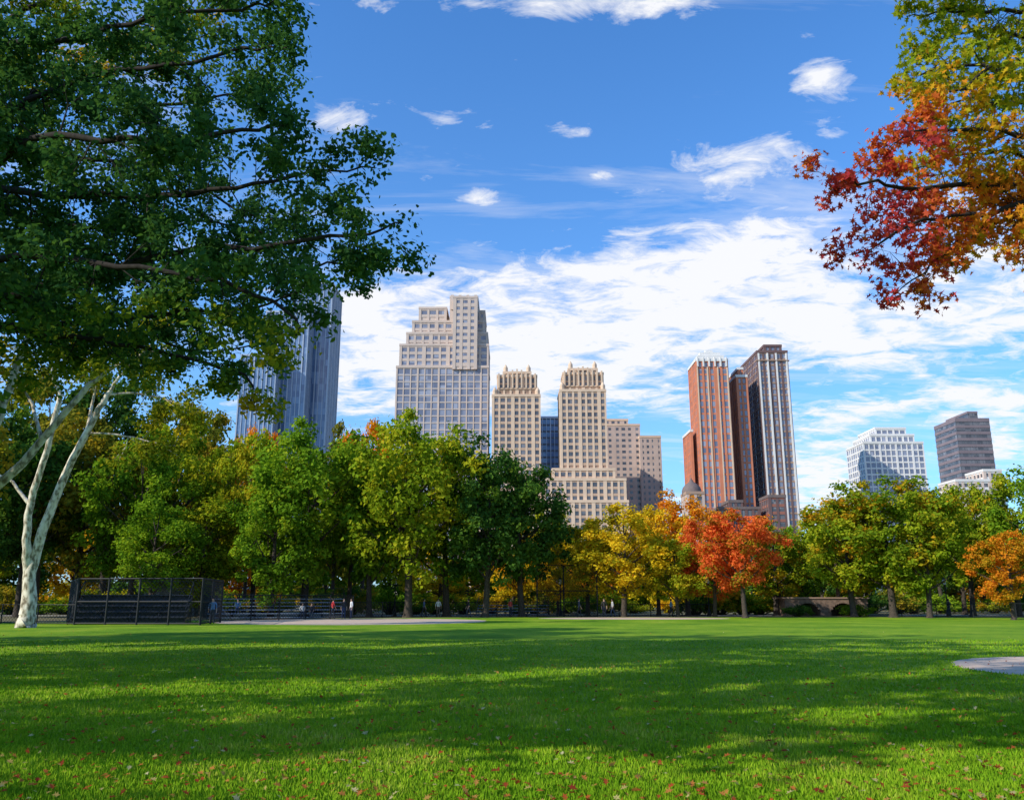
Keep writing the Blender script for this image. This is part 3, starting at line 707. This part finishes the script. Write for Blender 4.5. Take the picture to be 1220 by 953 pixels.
def bleachers(x, y, w, rows, rise, run, mat, rot, label, closed=False):
    root = add('bleachers', None, loc=(x,y,0), label=label, cat='bleachers'); root.rotation_euler = (0,0,rot)
    for r in range(rows):
        g = Geo(); g.box(-w/2,w/2,r*run,r*run+.28,.40+r*rise,.46+r*rise); add('seat', g.mesh('seat_mesh',[mat]), root)
        g = Geo(); g.box(-w/2,w/2,r*run-.38,r*run-.08,.06+r*rise,.12+r*rise)
        if closed: g.box(-w/2,w/2,r*run+.29,r*run+.32,.12+r*rise,.44+r*rise)
        add('footboard', g.mesh('board_mesh',[mat]), root)
    n = max(2, int(w/1.8))
    for i in range(n+1):
        X = -w/2+w*i/n; g = Geo()
        g.tube([(X,-.4,.06),(X,(rows-1)*run+.3,.4+(rows-1)*rise)],[.04,.04],4)
        for r in range(rows): g.tube([(X,r*run+.14,0),(X,r*run+.14,.42+r*rise)],[.035,.035],4)
        add('frame', g.mesh('frame_mesh',[BLK]), root)
    zt = .42+(rows-1)*rise; yb = rows*run; g = Geo()
    for z in (zt+.5, zt+1.0): g.tube([(-w/2,yb,z),(w/2,yb,z)],[.03,.03],4)
    for s in (-1,1):
        g.tube([(s*w/2,-.3,1.0),(s*w/2,yb,zt+1.0)],[.03,.03],4); g.tube([(s*w/2,-.3,0),(s*w/2,-.3,1.0)],[.03,.03],4); g.tube([(s*w/2,yb,0),(s*w/2,yb,zt+1)],[.03,.03],4)
    add('railing', g.mesh('railing_mesh',[BLK]), root)
bleachers(gx(155,60), 59.6, 7.4, 5, .38, .7, ALUD, .25, 'dark steel bleachers behind a tall chain-link fence', True)
bleachers(gx(330,78), 78, 12, 5, .32, .75, ALU, .25, 'long blue-grey metal bleachers beside the infield')
bleachers(gx(610,92), 96, 8, 3, .3, .75, ALU, -.1, 'blue-grey metal bleachers by the backstop')

def bridge(x, y):
    root = add('stone_bridge', None, loc=(x,y,0), label='low brown stone bridge with two dark arches', cat='bridge')
    g = Geo(); T = 3.2; H = 1.75; spans = [(-4.2,-3.2,None),(-3.2,-.6,'a'),(-.6,.5,None),(.5,3.1,'a'),(3.1,4.4,None)]
    for a,b,k in spans:
        if k is None: g.box(a,b,0,T,0,H)
        else:
            n = 12
            for i in range(n):
                u0 = a+(b-a)*i/n; u1 = a+(b-a)*(i+1)/n; um = (u0+u1)/2; s = (um-(a+b)/2)/((b-a)/2)
                g.box(u0,u1,.0,T,.2+1.1*math.sqrt(max(0,1-s*s)),H)
    g.box(-4.2,4.4,T-.1,T+.15,0,H-.05)
    add('wall', g.mesh('wall_mesh',[STONE]), root)
    g = Geo(); g.box(-4.4,4.6,-.1,T+.2,H,H+.15); add('coping', g.mesh('coping_mesh',[TAND]), root)
bridge(gx(985,90), 90)
bush(950, 86, 1.5, 3.5, 'dark', 'growing beside the stone bridge'); bush(1022, 86, 1.6, 4, 'green', 'growing beside the stone bridge')

def rock(x,y,sx,sy,sz,seed):
    import bmesh
    from mathutils import noise
    bm = bmesh.new(); bmesh.ops.create_icosphere(bm, subdivisions=4, radius=1)
    for v in bm.verts:
        n = noise.fractal(v.co*1.3+Vector((seed,0,0)), 1, 2, 4)*.35
        v.co *= 1+n; v.co.z = max(v.co.z, -.2); v.co = Vector((v.co.x*sx, v.co.y*sy, (v.co.z+.15)*sz))
    me = bpy.data.meshes.new('rock'); bm.to_mesh(me); bm.free(); me.materials.append(ROCKM)
    add('rock', me, loc=(x,y,0), label='grey schist rock outcrop under the trees', cat='rock', group='rock outcrops')
rock(gx(195,88), 88, 2.8, 2, 4.4, 2); rock(gx(225,90), 90, 3, 2, 2.6, 5)

def lamp(x, y, first=[None]):
    root = add('street_lamp', None, loc=(x,y,0), label='black iron park lamp post with glass lantern', cat='street lamp', group='park lamp posts')
    if first[0] is None:
        g = Geo(); g.tube([(0,0,0),(0,0,.3),(0,0,.6),(0,0,.7),(0,0,3.0),(0,0,3.2)],[.22,.2,.12,.07,.05,.12],8,cap=True)
        h = Geo(); h.tube([(0,0,3.2),(0,0,3.6),(0,0,3.75)],[.12,.22,.16],8,cap=True)
        c = Geo(); c.tube([(0,0,3.75),(0,0,3.85),(0,0,3.98),(0,0,4.1)],[.2,.14,.04,.01],8)
        first[0] = (g.mesh('post_mesh',[BLK]), h.mesh('lantern_mesh',[WHT]), c.mesh('cap_mesh',[BLK]))
    for nm, me in zip(('post','lantern','cap'), first[0]):
        o = bpy.data.objects.new(nm, me); COL.objects.link(o); o.parent = root
for h,d in ((212,89),(470,90),(668,91),(845,90),(1130,91)): lamp(gx(h,d), d)

# ---------- people ----------
SKIN = simple_mat('skin', (0.45,0.28,0.2), .6, .05, 5)
HAIR = simple_mat('hair', (0.03,0.02,0.015), .7, .2, 20)
cloth = {}
def clothm(c):
    if c not in cloth: cloth[c] = simple_mat('cloth_%d' % len(cloth), c, .9, .12, 8)
    return cloth[c]
def person(x, y, pose, shirt, pants, rot, label, z=0):
    J = {'pel':(0,0,.95),'wai':(0,0,1.1),'che':(0,0,1.32),'neb':(0,0,1.46),'nec':(0,-.01,1.52),'hea':(0,-.02,1.60),'top':(0,-.01,1.70)}
    R = {'pel':(.15,.11),'wai':(.13,.095),'che':(.16,.11),'neb':(.08,.07),'nec':(.05,.05),'hea':(.078,.095),'top':(.065,.075)}
    E = [('pel','wai'),('wai','che'),('che','neb'),('neb','nec'),('nec','hea'),('hea','top')]
    for s, sg in (('l',1),('r',-1)):
        if pose == 'sit':
            leg = [(.1*sg,-.02,.93),(.12*sg,-.45,.93),(.12*sg,-.48,.52),(.12*sg,-.62,.47)]
            arm = [(.19*sg,0,1.4),(.24*sg,-.06,1.13),(.16*sg,-.28,1.03),(.13*sg,-.36,1.0)]
        elif pose == 'walk':
            q = sg
            leg = [(.09*sg,0,.88),(.1*sg,-.16*q,.5),(.1*sg,-.2*q+.08,.09),(.1*sg,-.2*q-.08,.04)]
            arm = [(.19*sg,0,1.4),(.23*sg,.1*q,1.13),(.22*sg,.1*q-.1,.9),(.21*sg,.1*q-.14,.82)]
        else:
            leg = [(.09*sg,0,.88),(.11*sg,-.01,.5),(.12*sg,.02,.09),(.13*sg,-.14,.04)]
            arm = [(.19*sg,0,1.4),(.25*sg,.03,1.13),(.26*sg,-.05,.88),(.26*sg,-.07,.8)]
        for nme, p, r in zip(('hip','kne','ank','toe'), leg, ((.09,.095),(.06,.065),(.045,.045),(.045,.03))): J[nme+s]=p; R[nme+s]=r
        for nme, p, r in zip(('sho','elb','wri','pal'), arm, ((.06,.06),(.043,.043),(.028,.028),(.035,.02))): J[nme+s]=p; R[nme+s]=r
        E += [('pel','hip'+s),('hip'+s,'kne'+s),('kne'+s,'ank'+s),('ank'+s,'toe'+s),('neb','sho'+s),('sho'+s,'elb'+s),('elb'+s,'wri'+s),('wri'+s,'pal'+s)]
        pv = Vector(arm[3]); dd = (pv-Vector(arm[2])).normalized()
        for f in range(5):
            ofs = Vector((0,(f-2)*.02,0)); nm = 'f%d%s' % (f,s)
            J[nm] = tuple(pv+dd*(.075 if f else .035)+ofs*(1.3 if f else 1.8)+Vector((-.012*sg,0,0))); R[nm]=(.009,.009); E.append(('pal'+s,nm))
    keys = list(J); me = bpy.data.meshes.new('body')
    me.from_pydata([J[k] for k in keys], [(keys.index(a),keys.index(b)) for a,b in E], [])
    tmp = bpy.data.objects.new('tmp', me); COL.objects.link(tmp)
    md = tmp.modifiers.new('s','SKIN'); sv = me.skin_vertices[0].data
    for i,k in enumerate(keys): sv[i].radius = R[k]; sv[i].use_root = (k == 'pel')
    md.use_smooth_shade = True
    ss = tmp.modifiers.new('u','SUBSURF'); ss.levels = 1
    dg = bpy.context.evaluated_depsgraph_get()
    bm = bpy.data.meshes.new_from_object(tmp.evaluated_get(dg)); bpy.data.objects.remove(tmp)
    bm.materials.clear()
    for m in (SKIN, clothm(shirt), clothm(pants), BLK): bm.materials.append(m)
    for p in bm.polygons:
        c = p.center
        if pose == 'sit': idx = 0 if c.z > 1.47 else (3 if c.z < .53 else (2 if c.z < 1.0 else (0 if c.y < -.2 else 1)))
        else: idx = 0 if c.z > 1.47 or (abs(c.x) > .18 and c.z < 1.05 and c.z > .6) else (3 if c.z < .1 else (2 if c.z < .96 else 1))
        p.material_index = idx
    zz = z-(.45 if pose == 'sit' else 0)
    root = add('person', bm, loc=(x,y,zz), label=label, cat='person', group='people around the ballfield'); root.rotation_euler = (0,0,rot)
    g = Geo(); g.tube([(0,.035,1.56),(0,.03,1.64),(0,.01,1.71),(0,0,1.745)],[.075,.098,.08,.02],8,cap=True)
    add('hair', g.mesh('hair_mesh',[HAIR],True), root)
ppl = [(252,60,'stand',(.12,.2,.35),(.05,.05,.06),.3,'person in a blue top standing by the fence'),
 (409,76,'stand',(.03,.03,.035),(.04,.05,.1),.5,'person in black top standing by the fence'),
 (396,76,'walk',(.6,.05,.05),(.05,.05,.06),2,'person in a red jacket walking by the infield'),
 (418,77,'stand',(.65,.65,.65),(.04,.05,.1),-1,'person in a white shirt standing by the fence'),
 (505,84,'walk',(.1,.15,.3),(.04,.04,.05),1.4,'person in a navy jacket walking along the fence'),
 (522,84,'stand',(.6,.6,.6),(.1,.08,.06),.2,'person in a light top standing under trees'),
 (558,84,'walk',(.04,.04,.05),(.08,.09,.12),-1.5,'person in dark clothes walking by the fence'),
 (608,84,'stand',(.45,.06,.05),(.04,.04,.06),.8,'person in a red top standing by the fence'),
 (690,83,'walk',(.05,.06,.09),(.03,.03,.04),1.5,'person in dark clothes walking by the fence'),
 (720,83,'stand',(.03,.03,.03),(.03,.03,.05),0,'person in black standing by the fence'),
 (730,84,'walk',(.5,.5,.52),(.05,.07,.14),-1.6,'person in a pale top and jeans walking'),
 (800,85,'walk',(.1,.25,.45),(.04,.04,.05),1.6,'person in a blue top walking by the fence'),
 (1132,86,'walk',(.06,.06,.08),(.05,.05,.06),1.5,'person in dark clothes walking on the path'),
]
for h,d,po,s,p,r,l in ppl: person(gx(h,d), d, po, s, p, r, l)
bx = gx(330,78); br = .25
for u, r_, s in ((-3.5,1,(.12,.2,.35)),(-.5,2,(.5,.1,.08)),(2.2,0,(.5,.5,.5)),(3.0,0,(.04,.04,.05))):
    ly = r_*.75+.16; person(bx+u*math.cos(br)-ly*math.sin(br), 78+u*math.sin(br)+ly*math.cos(br), 'sit', s, (.05,.06,.09), br, 'person sitting on the metal bleachers', z=.46+r_*.32-.40)

# ---------- light ----------
sd = Vector((-.78,-.42,.56)).normalized()
sun = bpy.data.lights.new('sun','SUN'); sun.energy = 5.0; sun.angle = math.radians(.5); sun.color = (1,.94,.83)
so = bpy.data.objects.new('sun', sun); COL.objects.link(so); so.rotation_euler = sd.to_track_quat('Z','Y').to_euler()
w = bpy.data.worlds.new('World'); scene.world = w; w.use_nodes = True; nt = w.node_tree
try: w.cycles.sampling_method = 'NONE'
except Exception as ex: print('world sampling', ex)
for n in list(nt.nodes): nt.nodes.remove(n)
sky = N(nt,'ShaderNodeTexSky'); sky.sky_type = 'NISHITA'; sky.sun_disc = False
sky.sun_elevation = math.asin(sd.z); sky.sun_rotation = math.atan2(sd.x, sd.y); sky.air_density = 1.0; sky.dust_density = .4; sky.ozone_density = 2.0
tc = N(nt,'ShaderNodeTexCoord'); sp = N(nt,'ShaderNodeSeparateXYZ'); nt.links.new(tc.outputs['Generated'], sp.inputs[0])
X,Y,Z = sp.outputs
ay = math_n(nt,'ADD', math_n(nt,'ABSOLUTE',Y), .001)
A = math_n(nt,'DIVIDE',X,ay); E = math_n(nt,'DIVIDE',Z,ay)
zz = math_n(nt,'ADD', math_n(nt,'MAXIMUM',Z,0), .14)
cb = N(nt,'ShaderNodeCombineXYZ'); nt.links.new(math_n(nt,'DIVIDE',X,zz), cb.inputs[0]); nt.links.new(math_n(nt,'DIVIDE',Y,zz), cb.inputs[1])
def cloudnoise(rot, scl, scale, det, rough, dist):
    mp = N(nt,'ShaderNodeMapping'); mp.inputs['Rotation'].default_value = (0,0,rot); mp.inputs['Scale'].default_value = scl; nt.links.new(cb.outputs[0], mp.inputs[0])
    n = N(nt,'ShaderNodeTexNoise'); n.inputs['Scale'].default_value = scale; n.inputs['Detail'].default_value = det; n.inputs['Roughness'].default_value = rough; n.inputs['Distortion'].default_value = dist
    nt.links.new(mp.outputs[0], n.inputs['Vector']); return n.outputs[0]
N1 = cloudnoise(.35,(.8,1.25,1),2.4,8,.64,.4)
N2 = cloudnoise(.35,(.8,1.25,1),9,6,.66,.6)
N3 = cloudnoise(-.5,(.45,1.9,1),2.0,7,.66,1.0)
def gauss(h, v, sh_, sv_, wt, tilt=0.0):
    e0 = elev(v); a0 = (h-610)/1000*(CT+e0*ST); sa = sh_/1000*1.25; se = sv_/1000*1.5
    da = math_n(nt,'SUBTRACT',A,a0)
    de = math_n(nt,'SUBTRACT', math_n(nt,'SUBTRACT',E,e0), math_n(nt,'MULTIPLY',da,tilt))
    da2 = math_n(nt,'DIVIDE',da,sa); de2 = math_n(nt,'DIVIDE',de,se)
    q = math_n(nt,'ADD', math_n(nt,'MULTIPLY',da2,da2), math_n(nt,'MULTIPLY',de2,de2))
    return math_n(nt,'MULTIPLY', math_n(nt,'EXPONENT', math_n(nt,'MULTIPLY',q,-1)), wt)
gs = [gauss(960,378,350,52,1.2,.06), gauss(900,290,150,50,.9,.4), gauss(600,440,240,48,1.2,.10), gauss(430,385,90,55,.9), gauss(580,235,34,16,1.0,-.15),
 gauss(670,5,190,20,.9), gauss(840,210,130,36,.65,.3), gauss(1090,485,130,18,1.05,.06), gauss(975,90,34,40,.75),
 gauss(676,158,32,12,1.0,-.1), gauss(716,209,22,8,1.1), gauss(410,150,46,18,.6), gauss(1200,300,100,60,.9), gauss(960,575,120,45,1.15),
 gauss(640,330,130,30,.9,.2), gauss(1190,530,60,30,.9)]
cov = gs[0]
for q in gs[1:]: cov = math_n(nt,'ADD',cov,q)
cov = math_n(nt,'MINIMUM',cov,1.2)
ns = math_n(nt,'ADD', math_n(nt,'MULTIPLY',N1,.52), math_n(nt,'MULTIPLY',N2,.48))
dn = math_n(nt,'SUBTRACT', ns, math_n(nt,'SUBTRACT', .612, math_n(nt,'MULTIPLY',cov,.19)))
dn = math_n(nt,'DIVIDE', dn, .12, clamp=True)
cir = math_n(nt,'MULTIPLY', math_n(nt,'DIVIDE', math_n(nt,'SUBTRACT', N3, math_n(nt,'SUBTRACT',.52,math_n(nt,'MULTIPLY',cov,.08))), .22, clamp=True), .40)
dn = math_n(nt,'MAXIMUM', math_n(nt,'MULTIPLY',dn,.97), cir)
lowhaze = math_n(nt,'MULTIPLY', math_n(nt,'EXPONENT', math_n(nt,'MULTIPLY', math_n(nt,'MAXIMUM',Z,0), -4.0)), .68)
hs = N(nt,'ShaderNodeHueSaturation'); hs.inputs['Saturation'].default_value = 1.18; nt.links.new(sky.outputs[0], hs.inputs['Color'])
base_ = mixc(nt, 1.0, hs.outputs[0], (.74,1.30,1.75), 'MULTIPLY')
c0 = mixc(nt, lowhaze, base_, (2.6,3.9,5.8))
c1 = mixc(nt, dn, c0, (6.5,6.55,6.75))
bg = N(nt,'ShaderNodeBackground'); bg.inputs[1].default_value = .15; nt.links.new(c1, bg.inputs[0])
wo = N(nt,'ShaderNodeOutputWorld'); nt.links.new(bg.outputs[0], wo.inputs[0])

# ---------- camera ----------
cam = bpy.data.cameras.new('camera'); cam.sensor_width = 36; cam.lens = 36*1000/1220; cam.clip_end = 8000; cam.clip_start = .05
co = bpy.data.objects.new('camera', cam); COL.objects.link(co); co.location = (0,0,EYE); co.rotation_euler = (math.radians(90)+TH,0,0)
scene.camera = co
scene.view_settings.view_transform = 'Standard'; scene.view_settings.look = 'None'; scene.view_settings.exposure = 0
